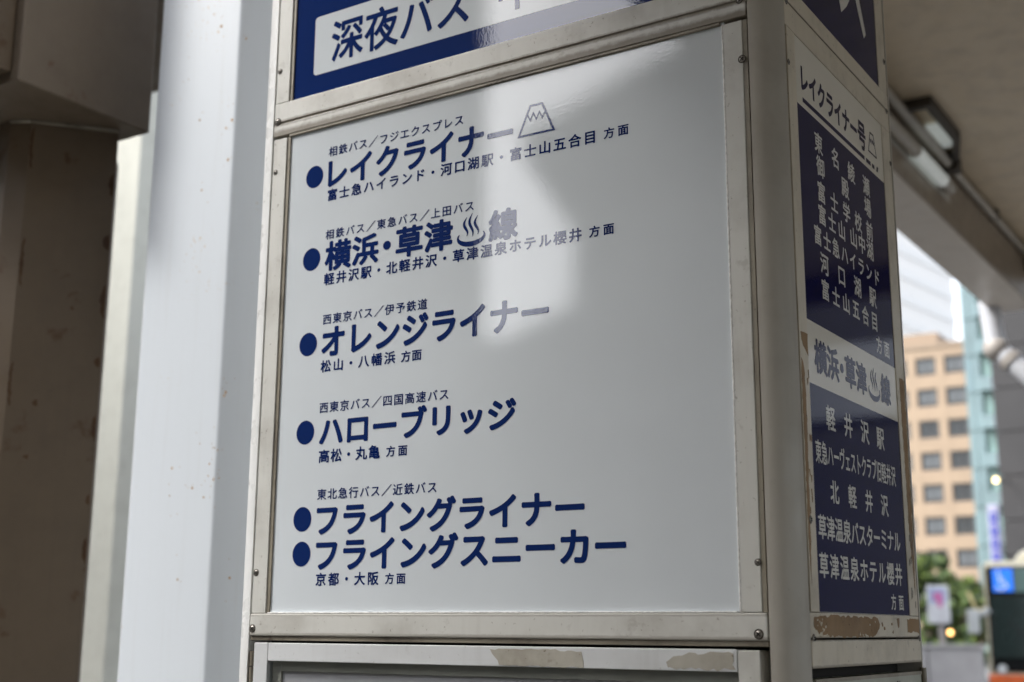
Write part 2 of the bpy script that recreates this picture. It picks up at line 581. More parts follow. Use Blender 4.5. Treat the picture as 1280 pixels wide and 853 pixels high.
upper = box('sign_panel', (.0325, FP, 2.3050), (.7665, .03, 2.6005), m_blue, kio)
flat_poly('white_field', round_rect(.0733, .700, 2.3447, 2.4433, .006), m_white, upper, F0, .0002)
lettering('深夜バス', .108, .3684, 2.3583, 2.4267, .022, m_blue, upper, F0, .0004)
lettering('中', .4197, .4841, 2.3583, 2.4267, .012, m_blue, upper, F0, .0004)

# lower door of the front face
door = box('display_door', (.0115, .0, .35), (.0379, .03, 1.4775), m_door, kio, .0010, 2)
box('door_header', (.0383, .0004, 1.4520), (.7598, .03, 1.4773), m_door, door, .0010, 2)
box('door_stile', (.7612, .0, .35), (.7880, .03, 1.4765), m_strip, door, .0010, 2)
box('door_sill', (.0383, .0004, .35), (.7598, .03, .40), m_door, door, .0010, 2)
box('glass', (.0385, .0060, .40), (.7595, .0090, 1.4518), m_acryl, door)
box('inner_frame', (.0395, .0105, .40), (.0560, .029, 1.4515), m_post, door)
box('inner_frame', (.0565, .0105, 1.4380), (.7590, .029, 1.4515), m_post, door)
pb = paint('poster_paper', (.74, .70, .74), blotch=.1, spots=.0)
box('notice_board', (.0565, .0140, .40), (.7590, .029, 1.4375), pb, door)
for z in (1.455, 1.4325, 1.410):
    tube('hinge_knuckle', (.0055, .0045, z - .0105), (.0055, .0045, z + .0105), .0042, m_dirtyedge, kio, 12)
patch('tape_residue', [(.4217, 1.4735), (.50, 1.4742), (.556, 1.4719), (.5581, 1.4535), (.50, 1.4535), (.4354, 1.4535)], m_tape, door, front(.0002))
patch('tape_residue', [(.7560, 1.4728), (.72, 1.4725), (.6864, 1.4701), (.6696, 1.4600), (.6757, 1.4545), (.7563, 1.4540)], m_tape, door, front(.0002), rag=.0022)

# screws
def screw(frame, a, z, r, n_out):
    bm = bmesh.new()
    c = Vector(frame(a, z, 0)); n = Vector(n_out)
    bmesh.ops.create_uvsphere(bm, u_segments=16, v_segments=8, radius=r)
    q = n.to_track_quat('Z', 'Y').to_matrix().to_4x4()
    for v in bm.verts:
        v.co.z *= .45
    # cross slot cut as two dark bars sunk in the head
    bmesh.ops.transform(bm, matrix=Matrix.Translation(c) @ q, verts=bm.verts)
    o = mesh_obj('screw', bm, m_screw, kio, True)
    for rot in (45, 135):
        b2 = bmesh.new()
        add_box(b2, (-r * .68, -r * .17, r * .24), (r * .68, r * .17, r * .478))
        bmesh.ops.transform(b2, matrix=Matrix.Translation(c) @ q @ Matrix.Rotation(R(rot), 4, 'Z'), verts=b2.verts)
        mesh_obj('slot', b2, m_dark, o)
    b3 = bmesh.new()
    bmesh.ops.create_circle(b3, cap_ends=True, segments=20, radius=r * 1.32)
    bmesh.ops.transform(b3, matrix=Matrix.Translation(c + n * .0003) @ q, verts=b3.verts)
    mesh_obj('dirt_ring', b3, m_ring, o)
FR = front(0)
for a, z, r in [(.0090, 2.3657, .0036), (.0092, 2.2796, .0050), (.0090, 2.1957, .0034), (.0085, 1.5773, .0040), (.0072, 1.4972, .0046),
                (.7915, 2.1969, .0042), (.7905, 2.2768, .0034), (.7880, 1.4945, .0046), (.7895, 1.5753, .0032)]:
    screw(FR if z > 1.52 else front(-.001), a, z, r, (0, -1, 0))

# side face (facing +x)
S0 = sideways(XS)
box('rail', (.81, .0375, 2.2500), (XS, .4778, 2.2838), m_sideframe, kio, .0008, 2)
box('rail', (.81, .0375, 2.2857), (XS + .0004, .4778, 2.3107), m_sideframe, kio, .0008, 2)
box('rail', (.81, .0375, 1.4905), (XS, .4778, 1.5195), m_sideframe, kio, .0010, 2)
box('rail', (.81, .0375, 1.4565), (XS + .0010, .4778, 1.4885), m_sideframe, kio, .0016, 2)
for z0, z1 in ((1.5202, 2.2492), (2.3114, 2.60)):
    box('frame_strip', (.81, .0420, z0), (XS, .0706, z1), m_sideframe, kio, .0006, 2)
    box('frame_strip', (.81, .4378, z0), (XS, .4775, z1), m_sideframe, kio, .0006, 2)
    box('grimy_edge_strip', (.81, .0376, z0), (XS - .002, .0419, z1), m_dirtyedge, kio)
box('rail', (.81, .0375, 2.601), (XS, .4778, 2.925), m_sideframe, kio, .0012, 2)
SX = XS - .0012
P0 = sideways(SX)
side = box('sign_panel', (.81, .0710, 1.5200), (SX, .4374, 2.2495), m_white_s, kio)
flat_poly('blue_field', [(.0710, 1.8730), (.4374, 1.8730), (.4374, 2.1565), (.0710, 2.1565)], m_blue_s, side, P0, .0001)
flat_poly('blue_field', [(.0710, 1.5205), (.4374, 1.5205), (.4374, 1.7935), (.0710, 1.7935)], m_blue_s, side, P0, .0001)
for t, a, b, c, e, wt, mt in [
    ('レイクライナー', .091, .316, 2.180, 2.216, .040, 1),
    ('号', .320, .356, 2.178, 2.220, .036, 1),
    ('東名綾瀬', .132, .362, 2.111, 2.139, .022, 0),
    ('御殿場', .135, .363, 2.079, 2.107, .022, 0),
    ('富士学校前', .136, .365, 2.044, 2.072, .022, 0),
    ('富士山', .135, .238, 2.013, 2.040, .022, 0),
    ('山中湖', .262, .362, 2.015, 2.043, .022, 0),
    ('富士急ハイランド', .115, .383, 1.981, 2.007, .022, 0),
    ('河口湖駅', .133, .364, 1.946, 1.974, .022, 0),
    ('富士山五合目', .134, .361, 1.912, 1.939, .022, 0),
    ('方面', .353, .414, 1.882, 1.906, .022, 0),
    ('横浜・草津', .094, .300, 1.810, 1.853, .040, 1),
    ('線', .362, .408, 1.811, 1.854, .040, 1),
    ('軽井沢駅', .127, .364, 1.743, 1.774, .022, 0),
    ('東急ハーヴェストクラブ旧軽井沢', .083, .408, 1.697, 1.726, .018, 0),
    ('北軽井沢', .130, .365, 1.652, 1.681, .022, 0),
    ('草津温泉バスターミナル', .081, .412, 1.606, 1.635, .022, 0),
    ('草津温泉ホテル櫻井', .079, .412, 1.560, 1.590, .022, 0),
    ('方面', .355, .412, 1.527, 1.548, .022, 0)]:
    lettering(t, a, b, c, e, wt, m_blue_s if mt else m_text_s, side, P0, .00022, adv={'・': .5} if t == '横浜・草津' else None)
hot_spring(.306, .358, 1.810, 1.856, m_blue_s, side, P0, .00022)
mountain((.368, 2.186), (.405, 2.186), (.394, 2.218), (.379, 2.218), (.376, 2.209), (.397, 2.209), .0026, m_blue_s, side, P0, .00022, zig=.006)
for a0, a1 in ((.094, .346), (.353, .374), (.381, .392)):
    flat_poly('blue_bar', [(a0, 2.1640), (a1, 2.1640), (a1, 2.1705), (a0, 2.1705)], m_blue_s, side, P0, .00022)
flat_poly('blue_bar', [(.400, 2.1640), (.407, 2.1640), (.411, 2.1725), (.404, 2.1725)], m_blue_s, side, P0, .00022)

uside = box('sign_panel', (.81, .0710, 2.3107), (SX, .4374, 2.6005), m_blue_s, kio)
flat_poly('white_leaf', [(.2738, 2.3660), (.300, 2.386), (.335, 2.425), (.345, 2.455), (.31, 2.46), (.275, 2.44), (.258, 2.40)], m_text_s, uside, P0, .0002)
flat_poly('white_leaf', [(.3754, 2.3662), (.3866, 2.3770), (.345, 2.455), (.318, 2.455)], m_text_s, uside, P0, .00035)

patch('bare_patch', [(.0488, 1.5150), (.12, 1.5165), (.2881, 1.5155), (.297, 1.508), (.288, 1.500), (.270, 1.4925), (.17, 1.4915), (.0676, 1.4930), (.060, 1.499), (.050, 1.503)], m_bare, kio, S0, .0003, .0018)
patch('bare_patch', [(.4215, 1.5155), (.476, 1.5160), (.476, 1.4960), (.455, 1.4975), (.440, 1.4985), (.4213, 1.4965)], m_bare, kio, S0, .0003, .0016)
for i in range(26):
    a = random.choice((random.uniform(.055, .09), random.uniform(.20, .29), random.uniform(.30, .36))); z = random.uniform(1.493, 1.513)
    q = random.uniform(.002, .006)
    patch('paint_chip', [(a, z), (a + q, z + .001), (a + q * 1.1, z - q * .5), (a + q * .3, z - q * .6)], m_bare if a > .29 else m_sideframe, kio, S0, .00055, .0008)
patch('bare_patch', [(.372, 1.5160), (.383, 1.5160), (.381, 1.503), (.374, 1.505)], m_bare, kio, S0, .0003, .0012)
patch('bare_patch', [(.046, 1.852), (.0695, 1.852), (.0695, 1.826), (.060, 1.832), (.052, 1.836), (.047, 1.842)], m_bare, kio, S0, .0003, .0012)
patch('bare_patch', [(.044, 1.820), (.053, 1.812), (.056, 1.77), (.052, 1.66), (.048, 1.55), (.044, 1.60)], m_bare, kio, S0, .0003, .0012)
patch('bare_patch', [(.452, 1.860), (.474, 1.860), (.474, 1.63), (.468, 1.55), (.456, 1.64), (.4545, 1.75)], m_bare, kio, S0, .0003, .0016)
for i in range(16):
    a = random.uniform(.0440, .066); z = random.uniform(1.60, 1.84)
    patch('paint_chip', [(a, z), (a + .003, z + .001), (a + .0035, z - .006), (a + .001, z - .008)], m_bare, kio, S0, .00035, .0006)
for i in range(12):
    a = random.uniform(.442, .470); z = random.uniform(1.53, 1.64)
    patch('paint_chip', [(a, z), (a + .004, z + .001), (a + .0035, z - .006), (a + .001, z - .009)], m_dirtyedge, kio, S0, .00045, .0006)
for a, z, r in [(.0445, 2.1999, .0030), (.0450, 2.2839, .0036), (.4700, 2.3654, .0036), (.4686, 2.2826, .0034), (.4720, 2.1985, .0032), (.0460, 1.4900, .0040), (.4721, 1.4880, .0040), (.0520, 1.626, .0038)]:
    screw(S0, a, z, r, (1, 0, 0))
# side door below
sdoor = box('side_door', (.81, .0450, .35), (XS + .0002, .4740, 1.4440), m_sidedoor, kio, .0014, 2)
bm = bmesh.new()
mesh_obj('door_trim', (lambda b: (add_box(b, (XS, .0450, 1.4400), (XS + .0012, .4740, 1.4445)), b)[1])(bm), m_dirtyedge, sdoor)
lettering('TEL', .355, .374, 1.425, 1.434, .01, m_dark, sdoor, sideways(XS + .0004), .0003)
for z in (1.437, 1.412):
    tube('hinge_knuckle', (XS + .001, .4815, z - .012), (XS + .001, .4815, z + .012), .0045, m_dirtyedge, kio, 12)

# ================================================================== COLUMNS AT THE LEFT
wc = root('steel_column', 'tall white painted steel column with small rust specks behind the left edge of the sign pillar', 'column', (-.565, .47, 0))
x0, x1, y0, y1 = -.682, -.449, .355, .64
c8 = .062
pts = []
ring = [(x0, y0), (x1, y0), (x1 + c8, y0 + c8), (x1 + c8, y1), (x1, y1 + c8), (x0, y1 + c8), (x0 - c8, y1), (x0 - c8, y0 + c8)]
for i, q in enumerate(ring):             # every fold of the pressed steel gets a small radius
    q = Vector(q); a_ = (Vector(ring[i - 1]) - q).normalized(); b_ = (Vector(ring[(i + 1) % 8]) - q).normalized()
    e = .005
    p0, p1 = q + a_ * e, q + b_ * e
    for t in (0, .33, .67, 1):
        pts.append(tuple(p0 * (1 - t) ** 2 + q * 2 * t * (1 - t) + p1 * t * t))
prism('shaft', pts, 0.02, 5.2, m_column, wc, True)
box('base_plate', (x0 - .05, y0 - .05, 0), (x1 + .05, y1 + .05, .02), m_column, wc, .003)
for dx in (-.03, .03):
    for yy in (y0 - .03, y1 + .03):
        tube('bolt', ((x0 if dx < 0 else x1) + dx, yy, .02), ((x0 if dx < 0 else x1) + dx, yy, .05), .012, m_screw, wc, 6)

m_speck = plain('rust_speck', (.30, .17, .06), .8, var=.3, vscale=90)
for i, (a, z) in enumerate([(-0.525, 2.757), (-0.502, 2.724), (-0.428, 2.678), (-0.59, 2.625), (-0.456, 2.506), (-0.471, 2.492), (-0.461, 2.421), (-0.531, 2.369), (-0.432, 1.942), (-0.436, 1.935), (-0.494, 1.846), (-0.454, 1.835), (-0.445, 1.83), (-0.467, 1.782), (-0.452, 1.774), (-0.567, 1.803), (-0.508, 1.761), (-0.396, 1.588), (-0.465, 1.805), (-0.437, 1.776), (-0.475, 1.741), (-0.569, 1.749), (-0.533, 1.587), (-0.549, 2.526)]):
    r_ = random.uniform(.0012, .0034)
    patch('rust_speck', [(a + r_ * random.uniform(.7, 1.3) * math.cos(R(t)), z + r_ * random.uniform(.7, 1.4) * math.sin(R(t))) for t in range(0, 360, 60)], m_speck, wc, front(.355), .0003, .0004)
    for k in range(2):
        b_, y_ = a + random.gauss(0, .012), z + random.gauss(0, .03)
        patch('rust_speck', [(b_ + .0009 * math.cos(R(t)), y_ + .0011 * math.sin(R(t))) for t in range(0, 360, 72)], m_speck, wc, front(.355), .0003, .0002)

cc = root('steel_column', 'narrow cream column seen in the gap between the rusty dark column and the white one', 'column', (-4.2, 3.3, 0))
box('shaft', (-4.5, 3.07, 0), (-3.91, 3.55, 7.2), m_cream, cc, .004)
box('cap_flange', (-4.6, 3.0, 7.2), (-3.85, 3.6, 7.24), m_cream, cc, .004)

K = .70
def kk(p):
    return (1.368 + (p[0] - 1.368) * K, -1.427 + (p[1] + 1.427) * K)
KX0, KY0 = -.9196, .5449        # far right corner of the box beam
dc = root('rusty_column', 'column with rust spots, its shade painted as dark grey-brown, carrying a heavy box beam at the left edge', 'column', (-1.1, .45, 0))
prism('shaft', [(-.9651, .4931), (-1.0862, .3419), (-1.128, .318), (-1.170, .318), (-1.30, .40), (-1.30, .62), (-1.16, .66), (-1.102, .60)], .02, 2.6365, m_rusty_shade, dc)
box('box_beam', (-1.75, .181, 2.6371), (-.9196, .5449, 3.4), m_rusty_lit, dc, .004, 2)
box('shade_deck', (-3.2, .30, 3.401), (-.93, 1.6, 3.6), m_rusty_shade, dc, .004, 1)  # unseen slab added overhead to shade the dark column
box('end_cap', (-1.75, .100, 2.66), (-.945, .1803, 3.4), m_rusty_shade, dc, .004, 2)
m_rust = paint('rust_stain', (.075, .036, .013), grime=(.03, .015, .008), blotch=.8, spots=.6, rough=.8)
fv = Vector((-.9651 + 1.0862, .4931 - .3419)).normalized()
facet = lambda a, z, lift=0.0: (-1.0862 + fv.x * a + fv.y * lift, .3419 + fv.y * a - fv.x * lift, z)
for a, z, w_, h_ in ((.186, 2.50, .006, .030), (.184, 2.36, .008, .020), (.186, 2.22, .006, .040), (.184, 2.08, .006, .012), (.187, 1.93, .005, .030), (.186, 1.77, .005, .011), (.187, 1.66, .005, .030),
                     (.005, 2.57, .004, .05), (.006, 2.30, .004, .06), (.005, 2.02, .004, .05), (.060, 1.98, .007, .007), (.050, 1.86, .006, .005), (.120, 2.20, .004, .003)):
    patch('rust_stain', [(a - w_, z), (a - w_ * .4, z + h_ * .8), (a + w_ * .8, z + h_), (a + w_ * .9, z - h_), (a - w_ * .3, z - h_ * .7)], m_rust, dc, facet, .0004, .0016)
bm = bmesh.new()
add_tube(bm, (-.9651 + .001, .4931 - .001, 2.6335), (-1.0862 + .001, .3419 - .001, 2.6335), .0045, 8)
add_tube(bm, (-1.0862, .3419 - .001, 2.6335), (-1.128, .317, 2.6335), .0045, 8)
mesh_obj('weld_bead', bm, m_dirtyedge, dc, True)
box('base_plate', (-1.35, .25, 0), (-.9, .72, .02), m_rusty_shade, dc, .003)

# ================================================================== CEILING FITTINGS
lamp = root('fluorescent_lamp', 'bare fluorescent tube on a bracket under the canopy ceiling behind the sign pillar', 'ceiling lamp', (.12, 3.7, 3.44))
m_tube = plain('tube_glass', (.85, .87, .85), .25, emit=(.9, 1, .98), es=.05)
m_bracket = plain('bracket_dark', (.06, .05, .04), .6)
tube('lamp_tube', (.126, 3.35, 3.29), (.126, 3.74, 3.29), .027, m_tube, lamp)
tube('lamp_socket', (.126, 3.74, 3.29), (.126, 3.86, 3.29), .026, m_post, lamp)
tube('lamp_socket', (.126, 2.7, 3.29), (.126, 3.35, 3.29), .026, m_post, lamp)
box('backing_plate', (.0985, 2.6, 3.255), (.1015, 3.95, 3.325), m_strip, lamp, .001, 1)
br = bmesh.new()
for lo, hi in (((.12, 3.20, 3.402), (.235, 3.235, 3.4385)), ((.205, 3.235, 3.402), (.235, 3.62, 3.4385)), ((.12, 3.845, 3.402), (.165, 3.88, 3.4385))):
    add_box(br, lo, hi)
v = [br.verts.new(p) for p in ((.205, 3.62, 3.402), (.235, 3.62, 3.402), (.165, 3.88, 3.402), (.135, 3.88, 3.402), (.205, 3.62, 3.438), (.235, 3.62, 3.438), (.165, 3.88, 3.438), (.135, 3.88, 3.438))]
for f in ((0, 1, 2, 3), (7, 6, 5, 4), (0, 4, 5, 1), (1, 5, 6, 2), (2, 6, 7, 3), (3, 7, 4, 0)):
    br.faces.new([v[i] for i in f])
mesh_obj('bracket', br, m_bracket, lamp)
box('glowing_reflector', (.138, 3.47, 3.425), (.196, 3.74, 3.4385), m_tube, lamp, .003)  # plate shares the tube's glow: its brightness is emitted, not reflected
pipe = root('conduit_pipe', 'thin grey conduit running along the ceiling edge above the lamp', 'pipe', (.115, 2, 3.42))
tube('pipe', (.122, -2.0, 3.405), (.122, 3.86, 3.405), .022, m_post, pipe)
tube('pipe', (.118, 3.95, 3.405), (.118, 5.44, 3.405), .016, m_post, pipe)
for y in (-.5, 1.50, 4.7):
    box('clip', (.100, y, 3.393), (.136, y + .03, 3.4398), m_bracket, pipe, .002)
box('junction_box', (.100, 3.865, 3.375), (.160, 3.945, 3.4398), m_bracket, pipe, .004)

dp = root('drain_pipe', 'pale jointed drain pipe with a grey elbow hanging at the far end of the canopy', 'pipe', (-.05, 4.9, 3.1))
m_pvc = plain('pale_pvc', (.60, .62, .66), .35)
m_elbow = plain('grey_beige_elbow', (.42, .39, .36), .5)
def Pd(rx, rz, dy):
    return (1.368 + rx * dy, -1.427 + dy, 1.4986 + rz * dy)
a_, b_, c_ = Pd(-.2130, .245, 6.9), Pd(-.2095, .208, 6.9), Pd(-.180, .176, 6.9)
tube('upper_pipe', a_, b_, .055, m_pvc, dp)
tube('lower_pipe', b_, c_, .052, m_pvc, dp)
bm = bmesh.new()
bmesh.ops.create_uvsphere(bm, u_segments=16, v_segments=10, radius=.068, matrix=Matrix.Translation(b_))
mesh_obj('elbow', bm, m_elbow, dp, True)
tube('collar', Vector(b_).lerp(Vector(c_), .25), Vector(b_).lerp(Vector(c_), .38), .06, m_elbow, dp)

# ================================================================== BACKGROUND, across the bus terminal
def B(r, dy):
    return 1.368 + r * dy
def Y(dy):
    return -1.427 + dy

def window_grid(parent, xs, zs, w_, h_, yf, mw, mg, name='window', depth=.18, normal=-1):
    first = None
    for x in xs:
        for z in zs:
            if first is None:
                bm = bmesh.new()
                t_ = .24
                for lo, hi in (((-w_ / 2, 0, -h_ / 2), (-w_ / 2 + t_, depth, h_ / 2)), ((w_ / 2 - t_, 0, -h_ / 2), (w_ / 2, depth, h_ / 2)),
                               ((-w_ / 2 + t_, 0, h_ / 2 - t_), (w_ / 2 - t_, depth, h_ / 2)), ((-w_ / 2 + t_, 0, -h_ / 2), (w_ / 2 - t_, depth, -h_ / 2 + t_)),
                               ((-.035, .01, -h_ / 2 + t_), (.035, depth, h_ / 2 - t_))):
                    add_box(bm, lo, hi)
                me = bpy.data.meshes.new(name); bm.to_mesh(me); bm.free(); me.materials.append(mw)
                bm = bmesh.new()
                add_box(bm, (-w_ / 2 + t_, .14, -h_ / 2 + t_), (w_ / 2 - t_, .16, h_ / 2 - t_))
                mp = bpy.data.meshes.new('pane'); bm.to_mesh(mp); bm.free(); mp.materials.append(mg)
                bm = bmesh.new()
                add_box(bm, (-w_ / 2 + t_ + .02, .085, -h_ / 2 + t_ + .1), (w_ / 2 - t_ - .02, .10, h_ / 2 - t_ - .1))
                ms = bpy.data.meshes.new('blind'); bm.to_mesh(ms); bm.free(); ms.materials.append(m_blind)
                first = (me, mp, ms)
            o = bpy.data.objects.new(name, first[0]); COL.objects.link(o)
            o.parent = parent
            o.location = Vector((x, yf, z)) - parent.location
            p = bpy.data.objects.new('pane', first[1]); COL.objects.link(p); p.parent = o
            if random.random() < .8:
                s = bpy.data.objects.new('blind', first[2]); COL.objects.link(s); s.parent = o

m_blind = plain('window_blind', (.11, .12, .13), .7)
m_tan = plain('tan_tile_wall', (.33, .245, .17), .7, var=.06, vscale=.6)
m_tan2 = plain('tan_tile_trim', (.28, .21, .15), .7)
m_winframe = plain('window_frame_dark', (.05, .045, .042), .5)
m_winglass = plain('far_window_glass', (.03, .035, .04), .15, ior=1.45)
dy = 140
tan = root('office_building', 'tan tiled office block with rows of square windows beyond the bus', 'building', (-35, Y(dy) + 7, -.15))
yf = Y(dy)
# wall as a pierced grid: piers and spandrels stand proud of the windows
zs = [5.5 + 3.42 * i for i in range(8)]
xs = [-44.6 + 3.05 * i for i in range(9)]
box('wall', (-47, yf + .35, -.15), (-19, yf + 14, 31.4), m_tan2, tan)
wx, wz = 2.15, 1.95
for i, x in enumerate(xs):
    lo_ = x + wx / 2
    hi_ = (xs[i + 1] - wx / 2) if i < len(xs) - 1 else -19
    box('pier', (lo_, yf, -.15), (hi_, yf + .349, 31.4), m_tan, tan)
box('pier', (-47, yf, -.15), (xs[0] - wx / 2, yf + .349, 31.4), m_tan, tan)
for i in range(len(zs) + 1):
    lo_ = zs[i - 1] + wz / 2 if i else 0
    hi_ = zs[i] - wz / 2 if i < len(zs) else 31.4
    for x in xs:
        box('spandrel', (x - wx / 2 + .002, yf + .012, lo_), (x + wx / 2 - .002, yf + .348, hi_), m_tan, tan)
box('parapet', (-47.2, yf - .12, 31.4), (-18.9, yf + 14.1, 31.9), m_tan2, tan)
box('roof_hut', (-41, yf + 4, 31.9), (-35, yf + 10, 34.0), m_tan2, tan)
window_grid(tan, xs, zs, wx, wz, yf + .12, m_winframe, m_winglass)

# pale tower behind
m_pale = plain('pale_tower_cladding', (.88, .86, .83), .5, var=.03)
m_paleband = plain('pale_tower_band', (.76, .75, .73), .3)
tw = root('tower_block', 'very tall white tower with faint floor bands rising behind the tan block', 'building', (-46, Y(170), -.15))
A = R(9)
def rotw(u, v):   # u along the long face, v outward (+x side)
    return (-46.6 + u * math.sin(A) + v * math.cos(A), Y(150) + u * math.cos(A) - v * math.sin(A))
L0, L1 = 4.0, 31.0
prism('wall', [rotw(L0, 0), rotw(L1, 0), rotw(L1, -16), rotw(L0, -16)], -.15, 88, m_pale, tw)
k = 0
z = 20.0
while z < 86:
    prism('floor_band', [rotw(L0 - .1, .12), rotw(L1 + .1, .12), rotw(L1 + .1, -.1), rotw(L0 - .1, -.1)], z, z + 1.3, m_paleband, tw)
    z += 3.3

# teal glass tower
m_teal = plain('teal_glass', (.08, .16, .18), .12, ior=1.9, var=.2, vscale=.15)
m_teal2 = plain('teal_pale_panel', (.14, .22, .235), .25, ior=1.7, var=.15, vscale=.2)
m_green = plain('green_grey_panel', (.20, .32, .30), .4, var=.2)
dy = 112
tl = root('glass_tower', 'slim teal glass tower with stacked balconies beside the tan office block', 'building', (B(-.225, dy), Y(dy) + 6, -.15))
xa, xm, xb = B(-.2335, dy), B(-.2225, dy), B(-.2135, dy)
box('wall', (xa, Y(dy) + .3, -.15), (xb, Y(dy) + 12, 62), m_green, tl)
z = 2.0; i = 0
while z < 60:
    box('glass_panel', (xa - .02, Y(dy), z), ((xa + xm) / 2 - .03, Y(dy) + .299, z + 3.1), m_teal2 if i % 3 else m_teal, tl)
    box('glass_panel', ((xa + xm) / 2 + .03, Y(dy), z), (xm - .03, Y(dy) + .299, z + 3.1), m_teal2, tl)
    box('balcony', (xm + .05, Y(dy) - .9, z), (xb, Y(dy) + .299, z + 1.15), m_teal2, tl)
    z += 3.2; i += 1

# dark grey building
m_grey = plain('dark_grey_wall', (.026, .025, .026), .6, var=.12, vscale=.4)
m_grey2 = plain('grey_joint', (.02, .02, .02), .6)
dy = 92
gb = root('office_building', 'dark grey windowless building behind the bus at the right edge', 'building', (B(-.17, dy), Y(dy) + 6, -.15))
z = -.15
box('core', (B(-.2145, dy) + .2, Y(dy) + .2, -.15), (B(-.02, dy), Y(dy) + 14, 40), m_grey2, gb)
while z < 40:
    x = B(-.2145, dy)
    while x < B(-.03, dy):
        box('wall_panel', (x, Y(dy), z + .03), (x + 3.95, Y(dy) + .199, z + 2.95), m_grey, gb)
        x += 4.0
    z += 3.0
m_warm = plain('warm_lamp', (1, .8, .45), emit=(1.0, .72, .30), es=2.2)
wl = root('wall_lamp', 'small warm lamp shining high on the corner of the dark grey building', 'lamp', (B(-.2175, 90), Y(90), 11.3))
bm = bmesh.new()
bmesh.ops.create_uvsphere(bm, u_segments=12, v_segments=8, radius=.16, matrix=Matrix.Translation((B(-.2175, 90), Y(90) + .2, 11.37)))
mesh_obj('bulb', bm, m_warm, wl, True)
tube('arm', (B(-.2175, 90), Y(90) + .3, 11.37), (B(-.2145, 90) + .3, Y(92) + .05, 11.37), .04, m_grey2, wl)

# blue vertical sign
m_bsign = plain('sign_blue', (.02, .03, .28), .4)
m_wsign = plain('sign_white', (.30, .30, .40), .5)
dy = 86
vs = root('vertical_sign', 'tall narrow blue and white shop sign standing out from the dark grey building', 'sign', (B(-.2205, dy), Y(dy), 5.5))
xa, xb = B(-.2248, dy), B(-.2168, dy)
box('sign_box', (xa, Y(dy), 5.2), (xb, Y(dy) + .4, 9.4), m_wsign, vs, .08)
for i in range(5):
    z = 8.55 - i * .82
    flat_poly('blue_square', round_rect(xa + .12, xb - .10, z - .34, z + .34, .08), m_bsign, vs, front(Y(dy)), .01)
    flat_poly('white_mark', [(xa + .22, z + .02), (xb - .2, z + .02), (xb - .2, z + .14), (xa + .22, z + .14)], m_wsign, vs, front(Y(dy)), .02)
box('bracket', (xb - .1, Y(dy) + .41, 6.2), (xb, Y(dy) + 5.9, 6.3), m_grey2, vs)

# trees
m_leaf = [plain('leaf_dark', (.026, .055, .014), .6, var=.3), plain('leaf_mid', (.065, .11, .02), .6, var=.3), plain('leaf_light', (.14, .19, .035), .6, var=.3)]
m_trunk = plain('bark', (.09, .07, .05), .9)
def tree(x, y, h, rx, rz, label, n=2600, seed=1):
    rnd = random.Random(seed)
    t = root('tree', label, 'tree', (x, y, -.15), 'trees behind the wall')
    bm = bmesh.new()
    add_tube(bm, (x, y, -.15), (x + .1, y, h * .55), .14, 10, .07)
    limbs = []
    for i in range(7):
        a = i * 2.4
        z0 = h * (.3 + .05 * i)
        e = (x + math.cos(a) * rx * .6, y + math.sin(a) * rx * .6, z0 + h * .28)
        add_tube(bm, (x + .05, y, z0), e, .05, 6, .015)
        limbs.append(e)
    mesh_obj('trunk', bm, m_trunk, t)
    bm = bmesh.new()
    cl = [(x + rnd.gauss(0, rx * .55), y + rnd.gauss(0, rx * .55), h - rz + rnd.uniform(-.85, .85) * rz, rnd.uniform(.14, .38) * rx) for _ in range(30)]
    for i in range(n):
        c = rnd.choice(cl)
        v = Vector((rnd.gauss(0, 1), rnd.gauss(0, 1), rnd.gauss(0, 1))).normalized() * c[3] * rnd.uniform(.5, 1.05)
        p = Vector(c[:3]) + v
        s = rnd.uniform(.05, .11)
        ax = Vector((rnd.gauss(0, 1), rnd.gauss(0, 1), rnd.gauss(0, 1))).normalized()
        bx = ax.cross(v).normalized() * s
        ax = ax * s * 1.5
        f = bm.faces.new([bm.verts.new(p - ax), bm.verts.new(p - bx), bm.verts.new(p + ax), bm.verts.new(p + bx)])
        f.material_index = rnd.choice((0, 1, 1, 2)) if v.z > 0 else rnd.choice((0, 0, 1, 2))
    mesh_obj('crown', bm, m_leaf, t)
tree(B(-.2745, 44), Y(44), 3.95, 1.0, 1.0, 'small green tree rising left of the white notice board', seed=3)
tree(B(-.2460, 42), Y(42), 3.05, 1.05, 1.2, 'bushy green tree between the white notice board and the bus', seed=5, n=3400)
tree(B(-.2600, 47), Y(47), 2.6, 1.3, 1.2, 'low dark green tree directly behind the post of the notice board', seed=9, n=3000)

# notice board
m_boardw = plain('board_white', (.60, .61, .64), .4)
m_pink = plain('board_pink', (.55, .17, .38), .5)
m_lilac = plain('board_blue', (.36, .42, .62), .5)
m_pole = plain('pole_pale', (.38, .34, .32), .5)
nb = root('notice_board', 'white rectangular notice board with a pink and blue print on a pale post', 'sign', (B(-.2650, 25), Y(25), -.15))
bx0, bx1 = B(-.2732, 25), B(-.2568, 25)
box('board', (bx0, Y(25), 1.64), (bx1, Y(25) + .06, 2.34), m_boardw, nb, .02)
flat_poly('blue_print', round_rect(bx0 + .05, bx1 - .05, 2.02, 2.29, .02), m_lilac, nb, front(Y(25)), .004)
flat_poly('pink_print', [(bx0 + .13, 2.20), (bx0 + .29, 2.22), (bx0 + .31, 2.08), (bx0 + .27, 1.93), (bx0 + .21, 1.94), (bx0 + .19, 2.05), (bx0 + .13, 2.08)], m_pink, nb, front(Y(25)), .008)
box('post', (B(-.2665, 25), Y(25) + .062, -.15), (B(-.2625, 25), Y(25) + .14, 2.2), m_pole, nb, .01)

